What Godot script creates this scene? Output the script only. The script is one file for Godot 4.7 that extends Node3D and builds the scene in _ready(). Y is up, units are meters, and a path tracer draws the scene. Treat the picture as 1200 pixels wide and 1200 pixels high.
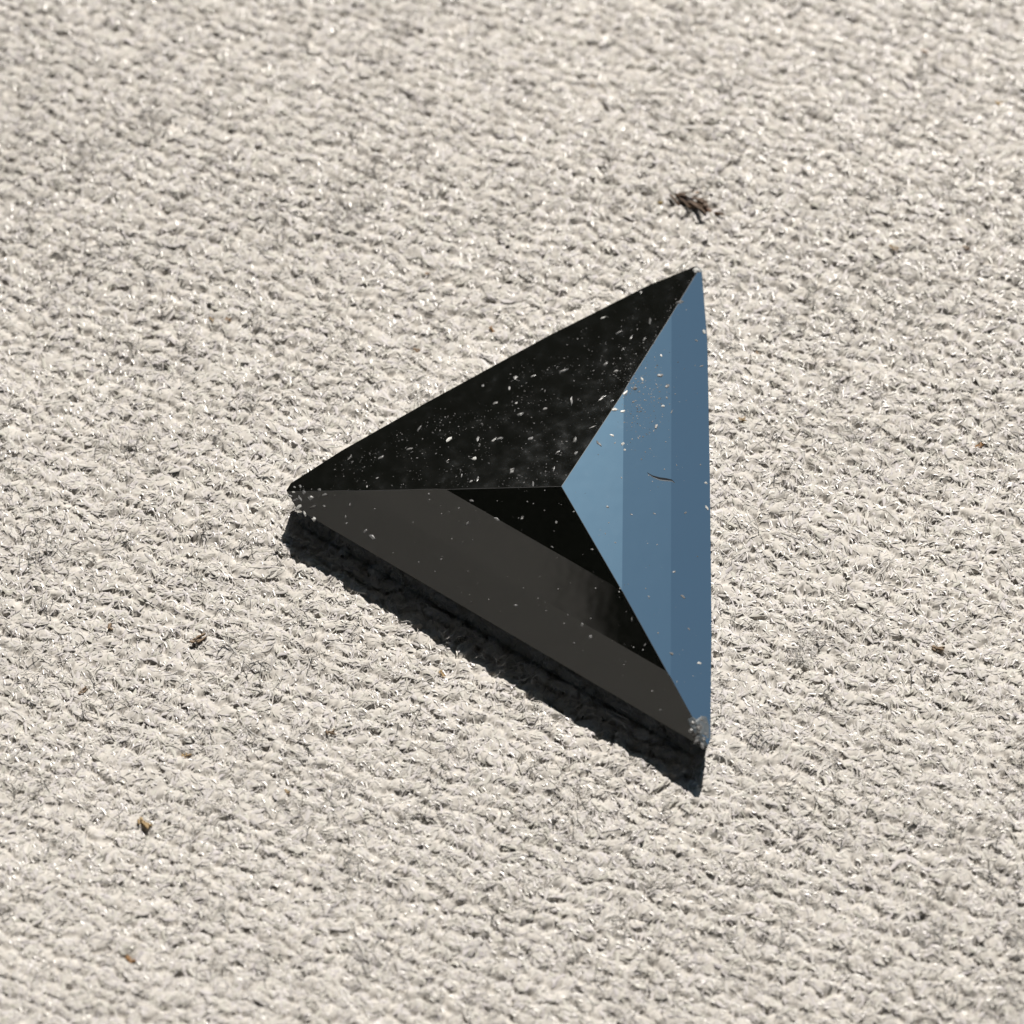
extends Node3D
# A black faceted triangular stone on a fuzzy undyed cloth, in hard sun with an unseen roof blocking part of the sky. The stone is laid out in millimetres; MM turns them into metres.

const MM := 0.001
const GEM_AT := Vector3(1.5, 0.0, 0.3)      # base of the stone, in mm
const CLOTH_X := 23.0
const CLOTH_Z0 := -25.0
const CLOTH_Z1 := 24.0
const CELL := 0.075

var rng := RandomNumberGenerator.new()
var warp := FastNoiseLite.new()
var lumpy := FastNoiseLite.new()
var matted := FastNoiseLite.new()
var fine := FastNoiseLite.new()
var swell := FastNoiseLite.new()
var planes: Array = []       # [normal, distance] of the stone, in mm
var used := {}


func numbered(called: String, parent: Node) -> String:
	var key := str(parent.get_instance_id()) + called
	var n: int = used.get(key, 0)
	used[key] = n + 1
	return called if n == 0 else "%s_%03d" % [called, n]


func obj(called: String, mesh: Mesh, m: Material, parent: Node) -> MeshInstance3D:
	var o := MeshInstance3D.new()
	o.name = numbered(called, parent)
	o.mesh = mesh
	o.material_override = m
	parent.add_child(o, true)
	return o


func base(called: String, at: Vector3) -> Node3D:
	var o := Node3D.new()
	o.name = numbered(called, self)
	o.position = at
	add_child(o, true)
	return o


func mat(c: Color, rough: float, spec := 0.5) -> StandardMaterial3D:   # c is a linear, real-world base colour
	var m := StandardMaterial3D.new()
	m.albedo_color = c.linear_to_srgb()
	m.roughness = rough
	m.metallic_specular = spec
	return m


func noise(seed_: int, freq: float, octaves: int, kind := FastNoiseLite.TYPE_SIMPLEX_SMOOTH) -> FastNoiseLite:
	var n := FastNoiseLite.new()
	n.seed = seed_
	n.noise_type = kind
	n.frequency = freq
	n.fractal_type = FastNoiseLite.FRACTAL_FBM if octaves > 1 else FastNoiseLite.FRACTAL_NONE
	n.fractal_octaves = octaves
	return n


func tri(st: SurfaceTool, a: Vector3, b: Vector3, c: Vector3, out: Vector3) -> void:   # front faces run clockwise
	var n := (b - a).cross(c - a)
	if n.dot(out) > 0.0:
		var t := b
		b = c
		c = t
	for p in [a, b, c]:
		st.set_normal(out)
		st.add_vertex(p)


func _ready() -> void:
	rng.seed = 7
	view_and_light()
	ground_and_unseen_roof()
	cloth()
	stone()
	debris()


func view_and_light() -> void:
	var cam := Camera3D.new()
	cam.name = "camera"
	var up := deg_to_rad(60.0)
	cam.position = Vector3(0, sin(up), cos(up)) * 0.11
	add_child(cam)
	cam.look_at_from_position(cam.position, Vector3.ZERO)
	var lens := CameraAttributesPhysical.new()
	lens.frustum_near = 0.01
	lens.frustum_far = 4000.0
	lens.frustum_focal_length = 12.0 / (15.0 / 110.0)
	lens.frustum_focus_distance = 0.1088
	lens.exposure_aperture = 54.0
	cam.attributes = lens
	cam.near = 0.01
	cam.far = 4000.0
	cam.current = true

	var sky := PanoramaSkyMaterial.new()
	sky.panorama = clear_sky()
	var env := Environment.new()
	env.background_mode = Environment.BG_SKY
	env.sky = Sky.new()
	env.sky.sky_material = sky
	env.tonemap_mode = Environment.TONE_MAPPER_LINEAR
	env.tonemap_exposure = 1.0
	env.sdfgi_enabled = true
	env.ssao_enabled = true
	env.ssil_enabled = true
	var we := WorldEnvironment.new()
	we.name = "environment"
	we.environment = env
	add_child(we)

	var sun := DirectionalLight3D.new()
	sun.name = "sun"
	sun.light_color = Color(1.0, 0.972, 0.935)
	sun.light_energy = 1.6
	sun.light_angular_distance = 0.5
	sun.shadow_enabled = true
	add_child(sun)
	sun.look_at_from_position(sun_direction(), Vector3.ZERO)


func sun_direction() -> Vector3:
	var az := deg_to_rad(12.0)
	var el := deg_to_rad(50.0)
	return Vector3(sin(az) * cos(el), sin(el), -cos(az) * cos(el))


func clear_sky() -> ImageTexture:   # a clear blue sky, paler at the horizon and round the sun
	var towards := sun_direction()
	var image := Image.create(512, 256, false, Image.FORMAT_RGBAF)
	for j in 256:
		var theta := PI * (j + 0.5) / 256.0
		for i in 512:
			var phi := TAU * (i + 0.5) / 512.0
			var d := Vector3(sin(phi) * sin(theta), cos(theta), -cos(phi) * sin(theta))
			var c := Color(0.11, 0.10, 0.09)
			if d.y > 0.0:
				var haze := pow(1.0 - d.y, 3.0)
				var off := rad_to_deg(acos(clampf(d.dot(towards), -1.0, 1.0)))
				var near := exp(-off / 5.0)
				c = Color(0.084 + 0.11 * haze + 1.75 * near, 0.153 + 0.10 * haze + 2.7 * near, 0.238 + 0.09 * haze + 3.2 * near)
			image.set_pixel(i, j, c)
	return ImageTexture.create_from_image(image)


func box(called: String, lo: Vector3, hi: Vector3, m: Material, parent: Node) -> void:
	var b := BoxMesh.new()
	b.size = hi - lo
	obj(called, b, m, parent).position = (lo + hi) / 2.0


func ground_and_unseen_roof() -> void:
	var ground_m := mat(Color(0.27, 0.22, 0.17), 0.95, 0.3)
	var g := PlaneMesh.new()
	g.size = Vector2(3000, 3000)
	var ground := obj("ground", g, ground_m, self)
	ground.position.y = -0.004
	ground.set_meta("kind", "structure")
	# unseen roof: blocks sky light; the stone mirrors its pale panel and dark slabs
	var roof := base("unseen_roof", Vector3(0, -0.004, 0))
	roof.set_meta("kind", "structure")
	var dark := mat(Color(0.019, 0.026, 0.025), 0.85, 0.2)
	var pale_panel_mat := mat(Color(0.31, 0.35, 0.40), 0.9, 0.3)
	box("unseen_pale_panel", Vector3(-1.15, 2.204, -0.42), Vector3(-0.482, 2.3, 0.34), pale_panel_mat, roof)
	box("unseen_dark_slab", Vector3(-9.0, 2.2, 0.342), Vector3(-0.484, 2.33, 9.0), dark, roof)
	box("unseen_dark_slab", Vector3(-9.0, 2.2, -0.418), Vector3(-1.152, 2.33, 0.34), dark, roof)
	box("unseen_dark_beam", Vector3(-0.482, 2.2, -0.42), Vector3(-0.17, 2.36, 9.0), dark, roof)
	box("unseen_dark_slab", Vector3(-9.0, 2.2, -4.6), Vector3(-0.17, 2.33, -0.42), dark, roof)
	box("unseen_dark_slab", Vector3(-0.168, 2.2, -0.90), Vector3(9.0, 2.33, 9.0), dark, roof)
	for z in [-4.5, 2.3]:
		box("unseen_post", Vector3(-4.55, 0.0, z - 0.07), Vector3(-4.41, 2.199, z + 0.07), dark, roof)
		box("unseen_post", Vector3(-0.48, 0.0, z - 0.07) if z > 0.0 else Vector3(-1.9, 0.0, z - 0.07), Vector3(-0.34, 2.199, z + 0.07) if z > 0.0 else Vector3(-1.76, 2.199, z + 0.07), dark, roof)


func cloth_height(x: float, z: float) -> float:   # mm; the crowns of the yarn loops lie near 0
	var wx := x + 0.36 * warp.get_noise_2d(x, z)
	var wz := z + 0.32 * warp.get_noise_2d(x + 71.3, z - 33.1)
	var a := 0.36
	var u := (wx * cos(a) + wz * sin(a)) / 0.60
	var v := (-wx * sin(a) + wz * cos(a)) / 0.46
	var row := floorf(v)
	u += 0.5 * fposmod(row, 2.0) + 0.22 * sin(row * 2.3)
	var col := floorf(u)
	var du := u - col - 0.5
	var dv := v - row - 0.5
	var each := sin(row * 12.9898 + col * 78.233) * 43758.5453
	each -= floorf(each)
	var r2 := du * du * 3.2 + dv * dv * 3.4
	var lump := 1.0 - pow(minf(1.0, r2), 3.0)
	var h := -0.18 + 0.14 * lump * (0.7 + 0.5 * each)
	h += 0.065 * lumpy.get_noise_2d(x, z)
	h += 0.026 * (0.35 - absf(matted.get_noise_2d(x * 0.8 - z * 0.25, z * 1.25 + x * 0.4))) * 2.0
	h += 0.02 * fine.get_noise_2d(x, z)
	h += 0.5 * swell.get_noise_2d(x, z) * clampf((Vector2(x - 1.5, z - 0.3).length() - 6.0) / 8.0, 0.0, 1.0)
	return h


func cloth() -> void:
	warp = noise(3, 0.55, 2)
	lumpy = noise(5, 0.9, 2)
	matted = noise(9, 3.3, 2)
	fine = noise(12, 7.0, 1)
	swell = noise(21, 0.05, 1)
	var root := base("knitted_cloth", Vector3.ZERO)
	root.set_meta("kind", "structure")
	root.set_meta("label", "undyed off-white fuzzy knitted cotton cloth under the black stone")
	var nx := int(2.0 * CLOTH_X / CELL) + 1
	var nz := int((CLOTH_Z1 - CLOTH_Z0) / CELL) + 1
	var v := PackedVector3Array()
	var n := PackedVector3Array()
	var c := PackedColorArray()
	v.resize(nx * nz)
	n.resize(nx * nz)
	c.resize(nx * nz)
	var tone := noise(33, 0.6, 3)
	var tone2 := noise(35, 2.4, 1)
	for j in nz:
		var z := CLOTH_Z0 + j * CELL
		for i in nx:
			var x := -CLOTH_X + i * CELL
			v[j * nx + i] = Vector3(x, cloth_height(x, z), z) * MM
			var t := 1.0 + 0.10 * tone.get_noise_2d(x, z) + 0.10 * tone2.get_noise_2d(x, z)
			c[j * nx + i] = Color(0.60 * t, 0.57 * t, 0.53 * t)
	for j in nz:
		for i in nx:
			var k := j * nx + i
			var dx := v[j * nx + mini(i + 1, nx - 1)] - v[j * nx + maxi(i - 1, 0)]
			var dz := v[mini(j + 1, nz - 1) * nx + i] - v[maxi(j - 1, 0) * nx + i]
			n[k] = dz.cross(dx).normalized()
	var f := PackedInt32Array()
	f.resize((nx - 1) * (nz - 1) * 6)
	var at := 0
	for j in nz - 1:
		for i in nx - 1:
			var k := j * nx + i
			f[at] = k
			f[at + 1] = k + 1
			f[at + 2] = k + nx
			f[at + 3] = k + 1
			f[at + 4] = k + nx + 1
			f[at + 5] = k + nx
			at += 6
	var arrays := []
	arrays.resize(Mesh.ARRAY_MAX)
	arrays[Mesh.ARRAY_VERTEX] = v
	arrays[Mesh.ARRAY_NORMAL] = n
	arrays[Mesh.ARRAY_COLOR] = c
	arrays[Mesh.ARRAY_INDEX] = f
	var mesh := ArrayMesh.new()
	mesh.add_surface_from_arrays(Mesh.PRIMITIVE_TRIANGLES, arrays)
	var m := mat(Color.WHITE, 0.8, 0.3)
	m.vertex_color_use_as_albedo = true
	var weave := obj("knit_loops", mesh, m, root)
	weave.set_meta("kind", "stuff")
	var skirt := PlaneMesh.new()
	skirt.size = Vector2(0.36, 0.36)
	obj("cloth_backing", skirt, mat(Color(0.62, 0.585, 0.54), 0.85, 0.3), root).position.y = -0.0012
	strands(root, "matted_cotton", 76000, false)
	strands(root, "glossy_fibres", 26000, true)
	fuzz(root)
	flecks(root)


func fibre(st: SurfaceTool, p: Vector3, dir: Vector3, length: float, radius: float, curl: float, steps: int) -> void:
	var pts: Array[Vector3] = [p]
	var d := dir.normalized()
	var bend := Vector3(rng.randfn(), rng.randfn() * 0.35, rng.randfn()) * curl
	for s in steps:
		d = (d + bend / steps + Vector3(rng.randfn(), rng.randfn() * 0.5, rng.randfn()) * 0.16).normalized()
		pts.append(pts[-1] + d * length / steps)
	var rings := []
	for s in pts.size():
		var t: Vector3 = (pts[mini(s + 1, pts.size() - 1)] - pts[maxi(s - 1, 0)]).normalized()
		var side := t.cross(Vector3(0.3, 1.0, 0.2)).normalized()
		var up := side.cross(t)
		var r := radius * (0.45 if s == 0 or s == pts.size() - 1 else 1.0)
		var ring := []
		for k in 3:
			var q := TAU * k / 3.0
			ring.append([pts[s] + (side * cos(q) * 1.25 + up * sin(q) * 0.8) * r, side * cos(q) + up * sin(q)])
		rings.append(ring)
	for s in pts.size() - 1:
		for k in 3:
			var a = rings[s][k]
			var b = rings[s][(k + 1) % 3]
			var e = rings[s + 1][k]
			var g = rings[s + 1][(k + 1) % 3]
			for q in [a, b, e, b, g, e]:
				st.set_normal(q[1])
				st.add_vertex(q[0] * MM)


func strands(root: Node3D, called: String, count: int, glossy: bool) -> void:   # matted locks of cotton, laid along the surface of the knit
	var drift := noise(51, 0.55, 2)
	var tone := noise(53, 0.35, 3)
	var steps := 4
	var v := PackedVector3Array()
	var n := PackedVector3Array()
	var c := PackedColorArray()
	var f := PackedInt32Array()
	v.resize(count * (steps + 1) * 3)
	n.resize(v.size())
	c.resize(v.size())
	f.resize(count * steps * 18)
	var at := 0
	var fat := 0
	for i in count:
		var z := rng.randf_range(-21.5, 18.5)
		var half := 15.5 + 2.8 * (18.5 - z) / 40.0
		var x := rng.randf_range(-half, half)
		var q := 0.30 + 1.9 * drift.get_noise_2d(x, z) + rng.randfn() * 0.75
		var lock := rng.randf() < 0.42 and not glossy      # a flat matted lock, or else a thin curly fibre
		var length := rng.randf_range(0.18, 0.5) if lock else rng.randf_range(0.07, 0.22) if glossy else rng.randf_range(0.25, 0.7)
		var wide := rng.randf_range(0.025, 0.065) if lock else rng.randf_range(0.014, 0.034) if glossy else rng.randf_range(0.009, 0.02)
		var thick := wide * (rng.randf_range(0.16, 0.3) if lock else rng.randf_range(0.6, 0.9))
		var lift := rng.randf_range(-0.009, 0.002) if lock else rng.randf_range(0.0, 0.012) if glossy else rng.randf_range(-0.006, 0.008)
		var arch := absf(rng.randfn()) * (0.005 if lock else 0.010)
		var turn := rng.randfn() * (0.8 if lock else 1.5)
		var t := rng.randf_range(0.88, 1.0) * (1.0 + 0.10 * tone.get_noise_2d(x, z))
		if rng.randf() < 0.07:
			t *= 0.72
		var w := rng.randf_range(-0.06, 0.05)
		var col := Color(0.612 * (t + 0.25 * w), 0.587 * t, 0.563 * (t + w))
		var px := x
		var pz := z
		var first := at
		for s in steps + 1:
			var along := float(s) / steps
			var dx := cos(q)
			var dz := sin(q)
			var h := cloth_height(px, pz) + lift + arch * sin(along * PI)
			var size := (0.35 if s == 0 or s == steps else 1.0)
			var p := Vector3(px, h, pz)
			var side := Vector3(-dz, 0, dx)
			v[at] = (p + side * wide * size) * MM
			v[at + 1] = (p + Vector3.UP * thick * size) * MM
			v[at + 2] = (p - side * wide * size) * MM
			var crisp := 0.35 if lock else 0.5 if glossy else 0.8
			n[at] = (side * crisp + Vector3.UP).normalized()
			n[at + 1] = Vector3.UP
			n[at + 2] = (Vector3.UP - side * crisp).normalized()
			c[at] = col
			c[at + 1] = col
			c[at + 2] = col
			at += 3
			q += turn / steps + rng.randfn() * 0.12
			px += dx * length / steps
			pz += dz * length / steps
		for s in steps:
			for k in 3:
				var a := first + s * 3 + k
				var b := first + s * 3 + (k + 1) % 3
				f[fat] = a
				f[fat + 1] = b
				f[fat + 2] = a + 3
				f[fat + 3] = b
				f[fat + 4] = b + 3
				f[fat + 5] = a + 3
				fat += 6
	var arrays := []
	arrays.resize(Mesh.ARRAY_MAX)
	arrays[Mesh.ARRAY_VERTEX] = v
	arrays[Mesh.ARRAY_NORMAL] = n
	arrays[Mesh.ARRAY_COLOR] = c
	arrays[Mesh.ARRAY_INDEX] = f
	var mesh := ArrayMesh.new()
	mesh.add_surface_from_arrays(Mesh.PRIMITIVE_TRIANGLES, arrays)
	var m := mat(Color.WHITE, 0.26 if glossy else 0.5, 0.75 if glossy else 0.36)
	m.vertex_color_use_as_albedo = true
	obj(called, mesh, m, root).set_meta("kind", "stuff")


func fuzz(root: Node3D) -> void:
	var m := mat(Color(0.70, 0.675, 0.64), 0.4, 0.5)
	m.vertex_color_use_as_albedo = true
	m.backlight_enabled = true
	m.backlight = Color(0.3, 0.29, 0.27)
	for kind in 8:
		var st := SurfaceTool.new()
		st.begin(Mesh.PRIMITIVE_TRIANGLES)
		for k in 10:
			var p := Vector3(rng.randf_range(-0.3, 0.3), rng.randf_range(-0.02, 0.05), rng.randf_range(-0.3, 0.3))
			var q := rng.randfn() * 0.9 + 0.35
			var d := Vector3(cos(q), rng.randf_range(-0.06, 0.16), sin(q))
			if kind >= 6:
				d.y += 0.35
			fibre(st, p, d, rng.randf_range(0.25, 0.6), rng.randf_range(0.007, 0.013), 0.9, 5)
		var mm := MultiMesh.new()
		mm.transform_format = MultiMesh.TRANSFORM_3D
		mm.use_colors = true
		mm.mesh = st.commit()
		var count := 170
		mm.instance_count = count
		for i in count:
			var x := rng.randf_range(-19.5, 19.5)
			var z := rng.randf_range(-22.0, 19.0)
			var h := cloth_height(x, z)
			var s := 0.25
			var nrm := Vector3(cloth_height(x - s, z) - cloth_height(x + s, z), 2.0 * s, cloth_height(x, z - s) - cloth_height(x, z + s)).normalized()
			var turn := rng.randfn() * 0.5 + (PI if rng.randf() < 0.5 else 0.0)
			var b := Basis(Quaternion(Vector3.UP, nrm)) * Basis(Vector3.UP, turn)
			var sc := rng.randf_range(0.8, 1.2)
			mm.set_instance_transform(i, Transform3D(b.scaled_local(Vector3(sc, 1.0, sc)), Vector3(x, h - 0.015, z) * MM))
			var t := rng.randf_range(0.82, 1.0)
			if rng.randf() < 0.06:
				t *= 0.75
			var w := rng.randf_range(-0.03, 0.03)
			mm.set_instance_color(i, Color(t, t * (1.0 - w * 0.3), t * (1.0 - w)))
		var o := MultiMeshInstance3D.new()
		o.name = numbered("cotton_fuzz", root)
		o.multimesh = mm
		o.material_override = m
		o.set_meta("kind", "stuff")
		root.add_child(o, true)


func shard(around: int, flat: float) -> ArrayMesh:   # a small broken grain about 1 across
	var st := SurfaceTool.new()
	st.begin(Mesh.PRIMITIVE_TRIANGLES)
	var low := []
	var mid := []
	for k in around:
		var q := TAU * (k + rng.randf_range(-0.3, 0.3)) / around
		var r := rng.randf_range(0.32, 0.55)
		low.append(Vector3(cos(q) * r, -0.15, sin(q) * r * rng.randf_range(0.6, 1.1)))
		mid.append(Vector3(cos(q) * r * rng.randf_range(0.45, 0.8), rng.randf_range(0.15, 1.0) * flat, sin(q) * r * rng.randf_range(0.45, 0.8)))
	var top := Vector3(rng.randf_range(-0.1, 0.1), flat * rng.randf_range(0.5, 1.1), rng.randf_range(-0.1, 0.1))
	for k in around:
		var j := (k + 1) % around
		for t in [[low[k], low[j], mid[k]], [mid[k], low[j], mid[j]], [mid[k], mid[j], top]]:
			var n: Vector3 = (t[1] - t[0]).cross(t[2] - t[0]).normalized()
			if n.dot((t[0] + t[1] + t[2]) / 3.0 + Vector3(0, 0.1, 0)) < 0.0:
				n = -n
			tri(st, t[0], t[1], t[2], n)
	return st.commit()


func flecks(root: Node3D) -> void:   # bits of seed hull caught in the cotton: [x, z, size]
	var spots := [[-2.6, -8.4, 3], [7.4, -5.6, 4], [6.8, -3.2, 4], [13.9, -2.4, 6], [-9.1, 4.2, 8], [-10.3, 10.0, 7], [-9.3, 7.8, 6], [-10.4, 14.3, 7], [-5.2, 7.2, 5], [-6.3, 9.1, 4], [-2.9, -5.7, 4], [12.2, 4.5, 6],
		[2.5, -15.5, 6], [15.3, -15.0, 6], [13.0, -16.9, 4], [13.9, -9.3, 5], [11.6, -9.3, 5], [-0.6, -6.4, 4], [-8.6, -6.8, 4], [-11.6, 3.7, 5], [-9.1, -6.8, 3], [5.7, -11.2, 3], [-12.3, 5.8, 5], [-2.0, 5.3, 4]]
	var tones := [mat(Color(0.26, 0.135, 0.045), 0.6), mat(Color(0.38, 0.26, 0.12), 0.6), mat(Color(0.22, 0.15, 0.09), 0.6)]
	var shapes := []
	for k in 6:      # a pinch of short stiff husk fibres, about 1 across
		var st := SurfaceTool.new()
		st.begin(Mesh.PRIMITIVE_TRIANGLES)
		for q in 4 + k % 3:
			var a := rng.randfn() * 0.8
			fibre(st, Vector3(rng.randf_range(-0.5, 0.2), rng.randf_range(-0.1, 0.12), rng.randf_range(-0.3, 0.3)), Vector3(cos(a), rng.randf_range(-0.1, 0.2), sin(a)), rng.randf_range(0.4, 1.0), rng.randf_range(0.09, 0.2), 0.9, 4)
		shapes.append(st.commit())
	for k in spots.size():
		var s = spots[k]
		var o := obj("seed_fleck", shapes[k % 6], tones[(k * 2 + k / 6) % 3], root)
		var size: float = s[2] * 0.034
		o.position = Vector3(s[0], cloth_height(s[0], s[1]) + 0.08, s[1]) * MM
		o.basis = Basis.from_euler(Vector3(0, rng.randf_range(-1.2, 0.6), 0)).scaled_local(Vector3(size * 1.5, size * 0.5, size))


func crown_at(x: float, z: float) -> Array:   # [height in mm, plane number]
	var best := INF
	var which := 0
	for k in 9:
		var n: Vector3 = planes[k][0]
		var y: float = (planes[k][1] - n.x * x - n.z * z) / n.y
		if y < best:
			best = y
			which = k
	return [best, which]


func cut_solid() -> Array:   # the solid inside all planes, as [plane, corners]
	var s := 30.0
	var c := []
	for p in [[-1, -1, -1], [1, -1, -1], [1, 1, -1], [-1, 1, -1], [-1, -1, 1], [1, -1, 1], [1, 1, 1], [-1, 1, 1]]:
		c.append(Vector3(p[0], p[1], p[2]) * s)
	var polys := []
	for f in [[0, 1, 2, 3], [4, 5, 6, 7], [0, 1, 5, 4], [3, 2, 6, 7], [0, 3, 7, 4], [1, 2, 6, 5]]:
		polys.append([-1, [c[f[0]], c[f[1]], c[f[2]], c[f[3]]]])
	for k in planes.size():
		var n: Vector3 = planes[k][0]
		var d: float = planes[k][1]
		var next := []
		var cap := []
		for pl in polys:
			var pts: Array = pl[1]
			var out := []
			for i in pts.size():
				var a: Vector3 = pts[i]
				var b: Vector3 = pts[(i + 1) % pts.size()]
				var da := n.dot(a) - d
				var db := n.dot(b) - d
				if da <= 1e-5:
					out.append(a)
				if (da < -1e-5 and db > 1e-5) or (da > 1e-5 and db < -1e-5):
					var x := a + (b - a) * (da / (da - db))
					out.append(x)
					cap.append(x)
				elif absf(da) <= 1e-5:
					cap.append(a)
			if out.size() >= 3:
				next.append([pl[0], out])
		if cap.size() >= 3:
			var u := n.cross(Vector3(0.3, 0.5, 0.8)).normalized()
			var w := n.cross(u)
			var m := Vector3.ZERO
			for q in cap:
				m += q
			m /= cap.size()
			cap.sort_custom(func(p, q): return atan2((p - m).dot(w), (p - m).dot(u)) < atan2((q - m).dot(w), (q - m).dot(u)))
			next.append([k, cap])
		polys = next
	var tidy := []
	for pl in polys:
		var pts := []
		for p in pl[1]:
			var q: Vector3 = (p * 500.0).round() / 500.0
			if pts.is_empty() or (q != pts[-1] and q != pts[0]):
				pts.append(q)
		if pts.size() >= 3:
			tidy.append([pl[0], pts])
	return tidy


func stone() -> void:
	var lift := 0.03
	for p in [[-0.0887, 0.98629, -0.13919, 1.84921], [-0.10898, 0.97922, -0.17101, 1.87453], [-0.12769, 0.97137, -0.20036, 1.95168], [0.1736, 0.98481, 0.00396, 2.26745], [0.23338, 0.97237, 0.00532, 2.43754],
			[0.29152, 0.95654, 0.00665, 2.68357], [-0.09568, 0.98481, 0.14491, 1.9308], [-0.12395, 0.97437, 0.18772, 1.97704], [-0.1548, 0.95972, 0.23445, 2.10293]]:
		planes.append([Vector3(p[0], p[1], p[2]), p[3]])
	var rim := [[-6.548, -0.081], [-6.431, -0.34], [-4.992, -1.469], [-2.515, -3.14], [1.016, -5.438], [4.099, -7.263], [5.524, -7.908], [5.7, -7.754], [5.814, -5.258], [5.766, -0.542], [5.681, 4.531], [5.555, 7.944],
		[5.439, 8.264], [4.969, 7.952], [-5.553, 1.005], [-6.259, 0.463]]
	for i in rim.size():
		var a := Vector3(rim[i][0], 1.05, rim[i][1])
		var b := Vector3(rim[(i + 1) % rim.size()][0], 1.05, rim[(i + 1) % rim.size()][1])
		var o := Vector3((b - a).z, 0, -(b - a).x).normalized()
		if o.dot(a - Vector3(1.4, 1.05, 0.3)) < 0.0:
			o = -o
		var nn := o * cos(0.07) - Vector3(0, sin(0.07), 0)
		planes.append([nn, nn.dot(a)])
	planes.append([Vector3(0, -1, 0), -lift])

	var rough := NoiseTexture2D.new()
	rough.width = 512
	rough.height = 512
	rough.seamless = true
	rough.noise = noise(41, 0.017, 5)
	var ramp := Gradient.new()
	ramp.offsets = PackedFloat32Array([0.0, 0.45, 0.7, 0.85, 1.0])
	ramp.colors = PackedColorArray([Color(0.04, 0.04, 0.04), Color(0.05, 0.05, 0.05), Color(0.055, 0.055, 0.055), Color(0.06, 0.06, 0.06), Color(0.075, 0.075, 0.075)])
	rough.color_ramp = ramp
	var wave := NoiseTexture2D.new()
	wave.width = 512
	wave.height = 512
	wave.seamless = true
	wave.noise = noise(43, 0.006, 3)
	var black := mat(Color(0.74, 0.76, 0.77), 1.0)
	black.metallic = 1.0
	black.roughness_texture = rough
	black.heightmap_enabled = true
	black.heightmap_texture = wave
	black.heightmap_scale = 0.00015
	black.uv1_triplanar = true
	black.uv1_scale = Vector3.ONE * 190.0
	var scuffed := black.duplicate() as StandardMaterial3D      # the most worn face is less glossy
	var dull := rough.duplicate() as NoiseTexture2D
	var ramp2 := Gradient.new()
	ramp2.offsets = ramp.offsets
	ramp2.colors = PackedColorArray([Color(0.05, 0.05, 0.05), Color(0.07, 0.07, 0.07), Color(0.085, 0.085, 0.085), Color(0.105, 0.105, 0.105), Color(0.135, 0.135, 0.135)])
	dull.color_ramp = ramp2
	scuffed.roughness_texture = dull
	var worn := mat(Color(0.014, 0.015, 0.016), 0.42, 0.35)

	var root := base("triangular_stone", GEM_AT * MM)
	root.set_meta("label", "black faceted triangular gemstone with a low three-sided crown casting a dark shadow on the cloth")
	root.set_meta("category", "gemstone")
	var faces := cut_solid()
	var bevel := 0.006
	var inset := {}      # "corner|face" -> the corner drawn in
	var edges := {}      # "a|b" -> face
	var corners := {}    # corner -> faces round it
	for f in faces.size():
		var pts: Array = faces[f][1]
		var n: Vector3 = planes[faces[f][0]][0]
		var area := Vector3.ZERO
		for i in pts.size():
			area += (pts[i] as Vector3).cross(pts[(i + 1) % pts.size()])
		if area.dot(n) < 0.0:
			pts.reverse()
		for i in pts.size():
			var p: Vector3 = pts[i]
			var a: Vector3 = pts[(i + pts.size() - 1) % pts.size()] - p
			var b: Vector3 = pts[(i + 1) % pts.size()] - p
			var bis := a.normalized() + b.normalized()
			var sin_ := a.normalized().cross(b.normalized()).length()
			var step := minf(bevel * bis.length() / maxf(sin_, 0.05), 0.3 * minf(a.length(), b.length()))
			inset["%s|%d" % [p, f]] = p + bis.normalized() * step
			edges["%s|%s" % [p, pts[(i + 1) % pts.size()]]] = f
			if not corners.has(p):
				corners[p] = []
			corners[p].append(f)
	var labels := ["black inner facet of the back face", "dark pitted middle facet of the back face", "dark outer facet of the back face", "pale blue inner facet mirroring the sky", "blue middle facet mirroring the sky", "darker blue outer facet mirroring the sky",
		"black inner facet of the front face", "half grey half black middle facet of the front face", "grey outer facet of the front face"]
	var girdle := SurfaceTool.new()
	girdle.begin(Mesh.PRIMITIVE_TRIANGLES)
	var bev := SurfaceTool.new()
	bev.begin(Mesh.PRIMITIVE_TRIANGLES)
	var same := SurfaceTool.new()
	same.begin(Mesh.PRIMITIVE_TRIANGLES)
	for f in faces.size():
		var k: int = faces[f][0]
		var n: Vector3 = planes[k][0]
		var pts: Array = faces[f][1]
		var st := girdle
		if k < 9 or k == planes.size() - 1:
			st = SurfaceTool.new()
			st.begin(Mesh.PRIMITIVE_TRIANGLES)
		var q := []
		for p in pts:
			q.append((inset["%s|%d" % [p, f]] - GEM_AT) * MM)
		for i in range(1, q.size() - 1):
			tri(st, q[0], q[i], q[i + 1], n)
		if k < 9:
			obj("crown_facet", st.commit(), scuffed if k < 3 else black, root).set_meta("label", labels[k])
		elif st != girdle:
			obj("base_facet", st.commit(), black, root)
		for i in pts.size():
			var a: Vector3 = pts[i]
			var b: Vector3 = pts[(i + 1) % pts.size()]
			var g: int = edges.get("%s|%s" % [b, a], -1)
			if g > f:
				var out: Vector3 = (n + planes[faces[g][0]][0]).normalized()
				var e := []
				for key: String in ["%s|%d" % [a, f], "%s|%d" % [b, f], "%s|%d" % [b, g], "%s|%d" % [a, g]]:
					e.append((inset[key] - GEM_AT) * MM)
				var to := same if k < 9 and int(faces[g][0]) < 9 and k / 3 == int(faces[g][0]) / 3 else bev
				tri(to, e[0], e[1], e[2], out)
				tri(to, e[0], e[2], e[3], out)
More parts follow.
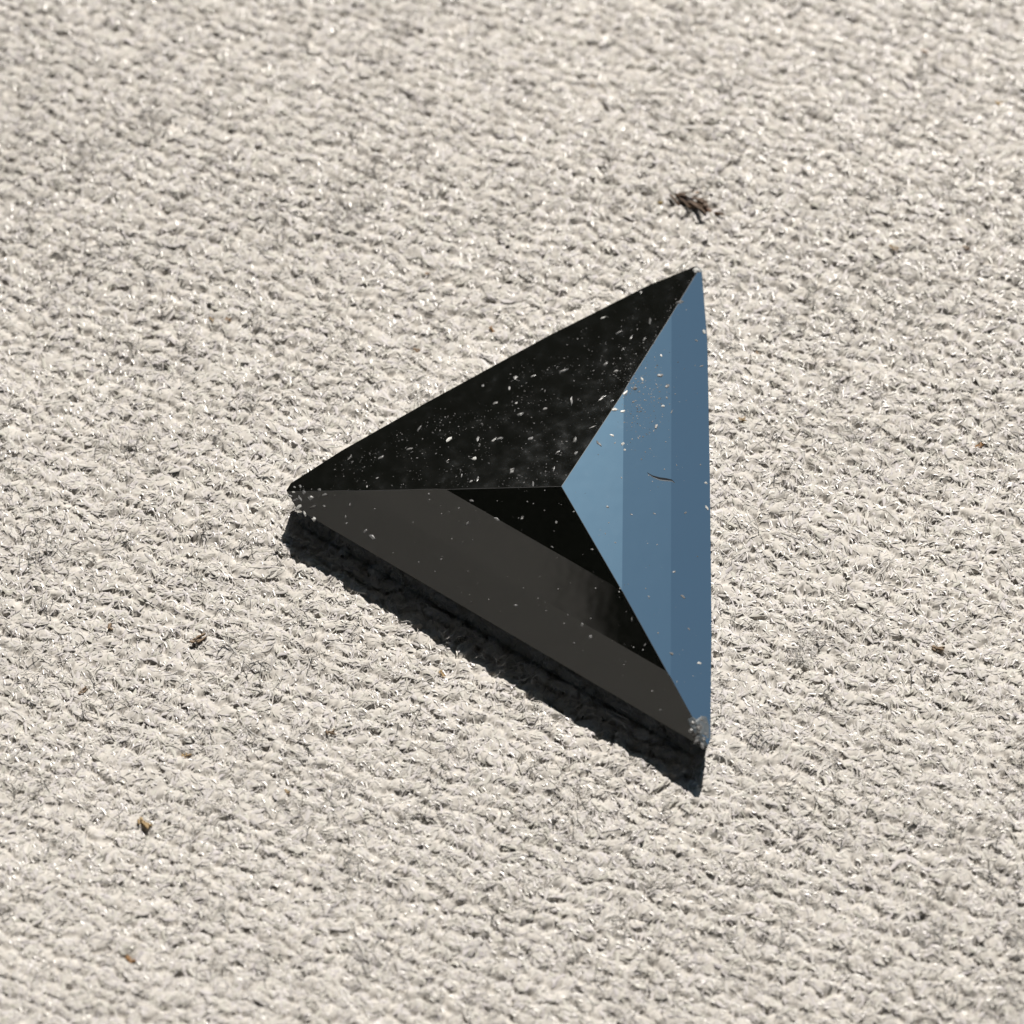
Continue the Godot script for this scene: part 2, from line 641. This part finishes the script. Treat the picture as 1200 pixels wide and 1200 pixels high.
	for p in corners:
		var around: Array = corners[p]
		if around.size() < 3:
			continue
		var out := Vector3.ZERO
		for f in around:
			out += planes[faces[f][0]][0]
		out = out.normalized()
		var u := out.cross(Vector3(0.31, 0.2, 0.9)).normalized()
		var w := out.cross(u)
		around.sort_custom(func(f, g): return atan2((inset["%s|%d" % [p, f]] - p).dot(w), (inset["%s|%d" % [p, f]] - p).dot(u)) < atan2((inset["%s|%d" % [p, g]] - p).dot(w), (inset["%s|%d" % [p, g]] - p).dot(u)))
		for i in range(1, around.size() - 1):
			tri(bev, (inset["%s|%d" % [p, around[0]]] - GEM_AT) * MM, (inset["%s|%d" % [p, around[i]]] - GEM_AT) * MM, (inset["%s|%d" % [p, around[i + 1]]] - GEM_AT) * MM, out)
	obj("girdle", girdle.commit(), black, root)
	obj("facet_edge", same.commit(), black, root)
	obj("ridge_edge", bev.commit(), worn, root)
	chips(root)


func on_crown(o: Node3D, x: float, z: float, size: Vector3, turn: float, sink := 0.0) -> void:
	var c := crown_at(x, z)
	var n: Vector3 = planes[c[1]][0]
	o.position = (Vector3(x, c[0] - sink, z) - GEM_AT) * MM
	o.basis = (Basis(Quaternion(Vector3.UP, n)) * Basis(Vector3.UP, turn)).scaled_local(size * MM)


func chips(root: Node3D) -> void:   # nicks, broken grains and dust on the polish: [x, z, size in 1/40 mm, tone 0 dark .. 3 white]
	var spots := {
		"back": [[-0.86, -3.64, 6, 2], [-0.48, -2.93, 7, 1], [-2.70, -2.16, 6, 1], [-1.84, -1.62, 10, 3], [-1.00, -1.59, 7, 2], [-0.52, -1.52, 9, 1], [-1.09, -0.85, 7, 3], [-3.81, -1.10, 8, 1], [-2.99, -1.35, 7, 1], [-3.91, -0.32, 5, 1], [-1.46, -0.24, 5, 2], [-1.18, -0.00, 5, 2], [-0.99, -0.09, 6, 2], [-1.88, -0.82, 4, 1], [-4.73, -1.18, 6, 1], [2.73, -6.06, 5, 3], [3.86, -7.00, 5, 1], [4.11, -5.78, 8, 1], [3.17, -5.42, 6, 1], [3.54, -5.18, 8, 1], [3.92, -5.08, 7, 1], [2.77, -4.20, 7, 1], [1.54, -4.03, 8, 2], [0.63, -3.91, 7, 2], [0.10, -3.89, 8, 1], [-0.08, -3.47, 7, 1], [1.75, -2.82, 9, 1], [2.62, -2.85, 8, 2], [0.97, -2.58, 7, 1], [0.25, -2.44, 8, 1], [0.13, -2.88, 7, 1], [0.55, -1.48, 8, 2], [-0.37, -1.54, 9, 1], [0.00, -0.31, 10, 1], [1.85, -0.86, 7, 2], [1.83, -1.37, 8, 1], [1.34, -0.95, 6, 2], [1.21, -0.33, 6, 2], [0.61, 0.19, 6, 2], [2.36, -1.81, 7, 1], [2.92, -2.74, 6, 1], [3.07, -3.88, 7, 1], [3.28, -4.73, 5, 1]],
		"right": [[4.41, -4.48, 5, 3], [3.81, -3.59, 7, 3], [4.37, -3.79, 9, 2], [3.61, -3.23, 8, 2], [3.33, -3.05, 8, 3], [2.99, -2.42, 9, 3], [3.24, -2.39, 7, 3], [2.90, -1.54, 8, 3], [3.22, -1.29, 6, 3], [3.27, -1.09, 5, 3], [2.53, -1.21, 8, 2], [4.57, -3.47, 9, 2], [4.54, -3.05, 6, 2], [4.43, -2.74, 6, 3], [4.68, -2.60, 5, 2], [4.21, -2.01, 8, 2], [3.55, -2.76, 5, 2], [5.02, -6.47, 9, 2], [5.53, -7.74, 12, 3], [5.72, -5.56, 8, 3], [5.48, -5.21, 5, 2], [5.61, -4.34, 5, 2], [5.64, -0.35, 5, 3], [2.75, 0.88, 5, 2], [5.01, 0.76, 5, 2], [3.44, 1.05, 4, 2], [4.11, 0.93, 4, 2], [5.64, 0.48, 6, 3], [4.87, 3.53, 7, 2], [4.51, 5.43, 6, 2], [5.29, 5.60, 6, 3], [4.64, 2.77, 5, 2], [5.02, 4.55, 4, 2]],
		"front": [[2.22, 4.86, 6, 1], [1.99, 4.50, 6, 1], [3.76, 5.19, 4, 2], [0.10, 3.82, 5, 1], [4.17, 7.08, 4, 1], [3.39, 4.42, 5, 1], [-0.44, 1.23, 7, 2], [-1.16, 0.64, 6, 2], [0.29, 1.24, 6, 1], [1.27, 1.42, 5, 2], [-1.28, 1.30, 5, 1], [-2.03, 2.31, 4, 2], [0.12, 3.80, 4, 2], [1.15, 2.17, 4, 1], [0.93, 1.04, 3, 1], [-4.69, 0.50, 5, 2], [-4.81, 0.84, 5, 2], [-4.03, 1.50, 9, 2], [-4.23, 1.31, 6, 1], [-4.20, -0.02, 4, 1], [-5.44, 0.49, 5, 1]],
		"left corner": [[-6.34, 0.01, 5, 3], [-6.44, 0.11, 5, 2], [-6.14, 0.21, 7, 2], [-6.29, 0.24, 6, 2], [-6.18, 0.45, 9, 3], [-6.01, 0.64, 7, 3], [-5.73, 0.84, 6, 3], [-6.04, 0.04, 6, 2], [-6.15, -0.19, 6, 1], [-5.59, -0.01, 8, 1], [-5.84, 0.21, 9, 1], [-5.44, 0.16, 7, 1], [-5.78, 0.49, 8, 0], [-6.32, -0.17, 5, 1]],
		"bottom corner": [[5.00, 7.71, 8, 1], [5.18, 7.98, 10, 2], [5.32, 8.14, 8, 2], [5.26, 7.62, 12, 1], [5.42, 7.81, 7, 2], [5.07, 7.50, 7, 1], [5.41, 7.44, 6, 1], [5.11, 7.84, 7, 0], [5.21, 7.77, 9, 1], [5.35, 7.97, 7, 1], [5.31, 7.37, 6, 1]],
	}
	var tones := [mat(Color(0.03, 0.028, 0.026), 0.5), mat(Color(0.11, 0.11, 0.108), 0.4), mat(Color(0.16, 0.16, 0.16), 0.4), mat(Color(0.5, 0.5, 0.48), 0.4)]
	var shapes := []
	for k in 9:
		shapes.append(shard(5 + k % 3, rng.randf_range(0.25, 0.5)))
	for where in spots:
		for s in spots[where]:
			var o := obj("chip", shapes[rng.randi() % shapes.size()], tones[s[3]], root)
			var size: float = s[2] * 0.028
			var long := rng.randf_range(1.0, 1.7) if where != "back" else rng.randf_range(1.1, 2.1)
			on_crown(o, s[0], s[1], Vector3(size * long, size * 0.42, size / long), rng.randf_range(0.3, 1.6) if where == "back" else rng.randf_range(0.0, PI), size * 0.05)
	patch(root, "worn_tip", [[4.93, 7.39], [5.05, 7.33], [5.19, 7.39], [5.32, 7.26], [5.46, 7.27], [5.53, 7.53], [5.52, 7.9], [5.46, 8.19], [5.35, 8.14], [5.21, 7.96], [5.11, 7.77], [5.0, 7.59]], mat(Color(0.065, 0.08, 0.092), 0.45))
	# fine dust: far too many and too small to count
	var mm := MultiMesh.new()
	mm.transform_format = MultiMesh.TRANSFORM_3D
	mm.use_colors = true
	mm.mesh = shapes[2]
	mm.instance_count = 1700
	for i in 1700:
		var p := Vector2.ZERO
		var which := 0
		for attempt in 40:
			p = Vector2(rng.randf_range(-6.2, 5.6), rng.randf_range(-7.6, 7.8))
			which = crown_at(p.x, p.y)[1]
			if crown_at(p.x, p.y)[0] > 1.12 and (which < 3 and lumpy.get_noise_2d(p.x * 0.8 + 9.0, p.y * 0.8) > rng.randf_range(-0.35, 0.3) or rng.randf() < 0.05):
				break
		if i < 420:      # a hazy film of dust high on the sky-lit face, along its ridge
			p = Vector2(3.85 + 0.42 * rng.randfn(), -3.0 + 0.85 * rng.randfn())
		var c := crown_at(p.x, p.y)
		if c[0] < 1.1:
			p = Vector2(0.5, -1.0)
			c = crown_at(p.x, p.y)
		var s := 0.014 + 0.042 * pow(rng.randf(), 3.0)
		var b := (Basis(Quaternion(Vector3.UP, planes[c[1]][0])) * Basis(Vector3.UP, rng.randf() * TAU)).scaled_local(Vector3(s * rng.randf_range(1.0, 2.2), s * 0.5, s) * MM)
		mm.set_instance_transform(i, Transform3D(b, (Vector3(p.x, c[0], p.y) - GEM_AT) * MM))
		var t := 0.02 + 0.22 * pow(rng.randf(), 2.0) if c[1] < 3 else rng.randf_range(0.06, 0.4)
		mm.set_instance_color(i, Color(t, t, t))
	var dm := mat(Color(0.75, 0.75, 0.75), 0.6)
	dm.vertex_color_use_as_albedo = true
	var dust := MultiMeshInstance3D.new()
	dust.name = "fine_dust"
	dust.multimesh = mm
	dust.material_override = dm
	dust.set_meta("kind", "stuff")
	root.add_child(dust, true)
	# the short curved crack in the blue middle facet
	var st := SurfaceTool.new()
	st.begin(Mesh.PRIMITIVE_TRIANGLES)
	var path := [[3.92, -0.41, 0.006], [4.08, -0.317, 0.022], [4.28, -0.27, 0.036], [4.48, -0.268, 0.034], [4.64, -0.26, 0.022], [4.72, -0.19, 0.006]]
	for i in path.size() - 1:
		var r := []
		for q in [path[i], path[i + 1]]:
			for s in [-1.0, 1.0]:
				var z: float = q[1] + s * q[2]
				var c := crown_at(q[0], z)
				r.append((Vector3(q[0], c[0] + 0.004, z) - GEM_AT) * MM)
		tri(st, r[0], r[1], r[2], planes[4][0])
		tri(st, r[1], r[3], r[2], planes[4][0])
	obj("crack", st.commit(), mat(Color(0.012, 0.014, 0.018), 0.6, 0.2), root)
	var lip_shine := SurfaceTool.new()
	lip_shine.begin(Mesh.PRIMITIVE_TRIANGLES)
	for i in path.size() - 1:
		var r := []
		for q in [path[i], path[i + 1]]:
			for s in [q[2] + 0.005, q[2] * 1.7 + 0.006]:
				var z: float = q[1] + s
				r.append((Vector3(q[0], crown_at(q[0], z)[0] + 0.005, z) - GEM_AT) * MM)
		tri(lip_shine, r[0], r[1], r[2], planes[4][0])
		tri(lip_shine, r[1], r[3], r[2], planes[4][0])
	obj("crack_lip_shine", lip_shine.commit(), mat(Color(0.1, 0.125, 0.15), 0.5), root)  # pale strip: the reflection along the crack's lower lip, put into the colour


func patch(root: Node3D, called: String, ring: Array, m: Material) -> void:   # a frosted, ground-down place on the polish, a little uneven
	var st := SurfaceTool.new()
	st.begin(Mesh.PRIMITIVE_TRIANGLES)
	var mid := Vector2.ZERO
	for p in ring:
		mid += Vector2(p[0], p[1]) / ring.size()
	var rows := []
	for t in [1.0, 0.66, 0.33, 0.0]:
		var row := []
		for p in ring:
			var q := mid.lerp(Vector2(p[0], p[1]), t)
			if t > 0.0 and t < 1.0:
				q += Vector2(rng.randf_range(-0.05, 0.05), rng.randf_range(-0.05, 0.05))
			var up := 0.002 if t == 1.0 else rng.randf_range(0.003, 0.014) if t > 0.0 else 0.01
			row.append((Vector3(q.x, crown_at(q.x, q.y)[0] + up, q.y) - GEM_AT) * MM)
		rows.append(row)
	for r in 3:
		for i in ring.size():
			var j := (i + 1) % ring.size()
			for t in [[rows[r][i], rows[r][j], rows[r + 1][i]], [rows[r + 1][i], rows[r][j], rows[r + 1][j]]]:
				var n: Vector3 = (t[1] - t[0]).cross(t[2] - t[0])
				if n.length() > 0.0:
					n = n.normalized()
					tri(st, t[0], t[1], t[2], n if n.y > 0.0 else -n)
	obj(called, st.commit(), m, root)


func debris() -> void:   # a scrap of dry plant husk lying in the fuzz behind the stone
	var at := Vector2(5.4, -10.9)
	var h := cloth_height(at.x, at.y)
	var root := base("plant_scrap", Vector3(at.x, h, at.y) * MM)
	root.set_meta("label", "tiny dark brown scrap of plant husk in the cloth behind the stone's upper tip")
	root.set_meta("category", "debris")
	var brown := mat(Color(0.12, 0.075, 0.045), 0.6)
	var dark := mat(Color(0.035, 0.026, 0.024), 0.6)
	var red := mat(Color(0.2, 0.10, 0.055), 0.6)
	var straw := mat(Color(0.36, 0.27, 0.10), 0.6)
	for s in [["husk", 0.0, -0.02, 1.0, 0.36, 0.5, dark], ["husk", 0.12, 0.16, 0.5, 0.22, 0.3, brown], ["husk", -0.22, -0.2, 0.5, 0.24, 0.2, brown], ["husk", 0.42, 0.12, 0.55, 0.24, 0.55, brown], ["husk_flake", 0.62, 0.26, 0.55, 0.22, 0.7, red], ["husk_flake", -0.85, -0.02, 0.24, 0.14, 0.1, straw], ["husk_flake", 0.95, 0.46, 0.4, 0.18, 0.2, brown]]:
		var o := obj(s[0], shard(7, 0.45), s[6], root)
		o.position = Vector3(s[1], cloth_height(at.x + s[1], at.y + s[2]) - h + 0.085, s[2]) * MM
		o.basis = Basis.from_euler(Vector3(0.2, -s[5], 0.1)).scaled_local(Vector3(s[3], s[4] * 0.55, s[4] * rng.randf_range(0.9, 1.4)) * MM)
	var st := SurfaceTool.new()
	st.begin(Mesh.PRIMITIVE_TRIANGLES)
	for k in 9:
		fibre(st, Vector3(rng.randf_range(-0.6, 0.3), rng.randf_range(0.1, 0.2), rng.randf_range(-0.25, 0.2)), Vector3(1, rng.randf_range(-0.05, 0.12), 0.42 + 0.16 * rng.randfn()), rng.randf_range(0.3, 0.8), rng.randf_range(0.02, 0.04), 0.35, 7)
	fibre(st, Vector3(-0.3, 0.22, -0.2), Vector3(1, 0.1, 0.3), 0.5, 0.018, 0.5, 7)
	obj("stalk", st.commit(), brown, root)
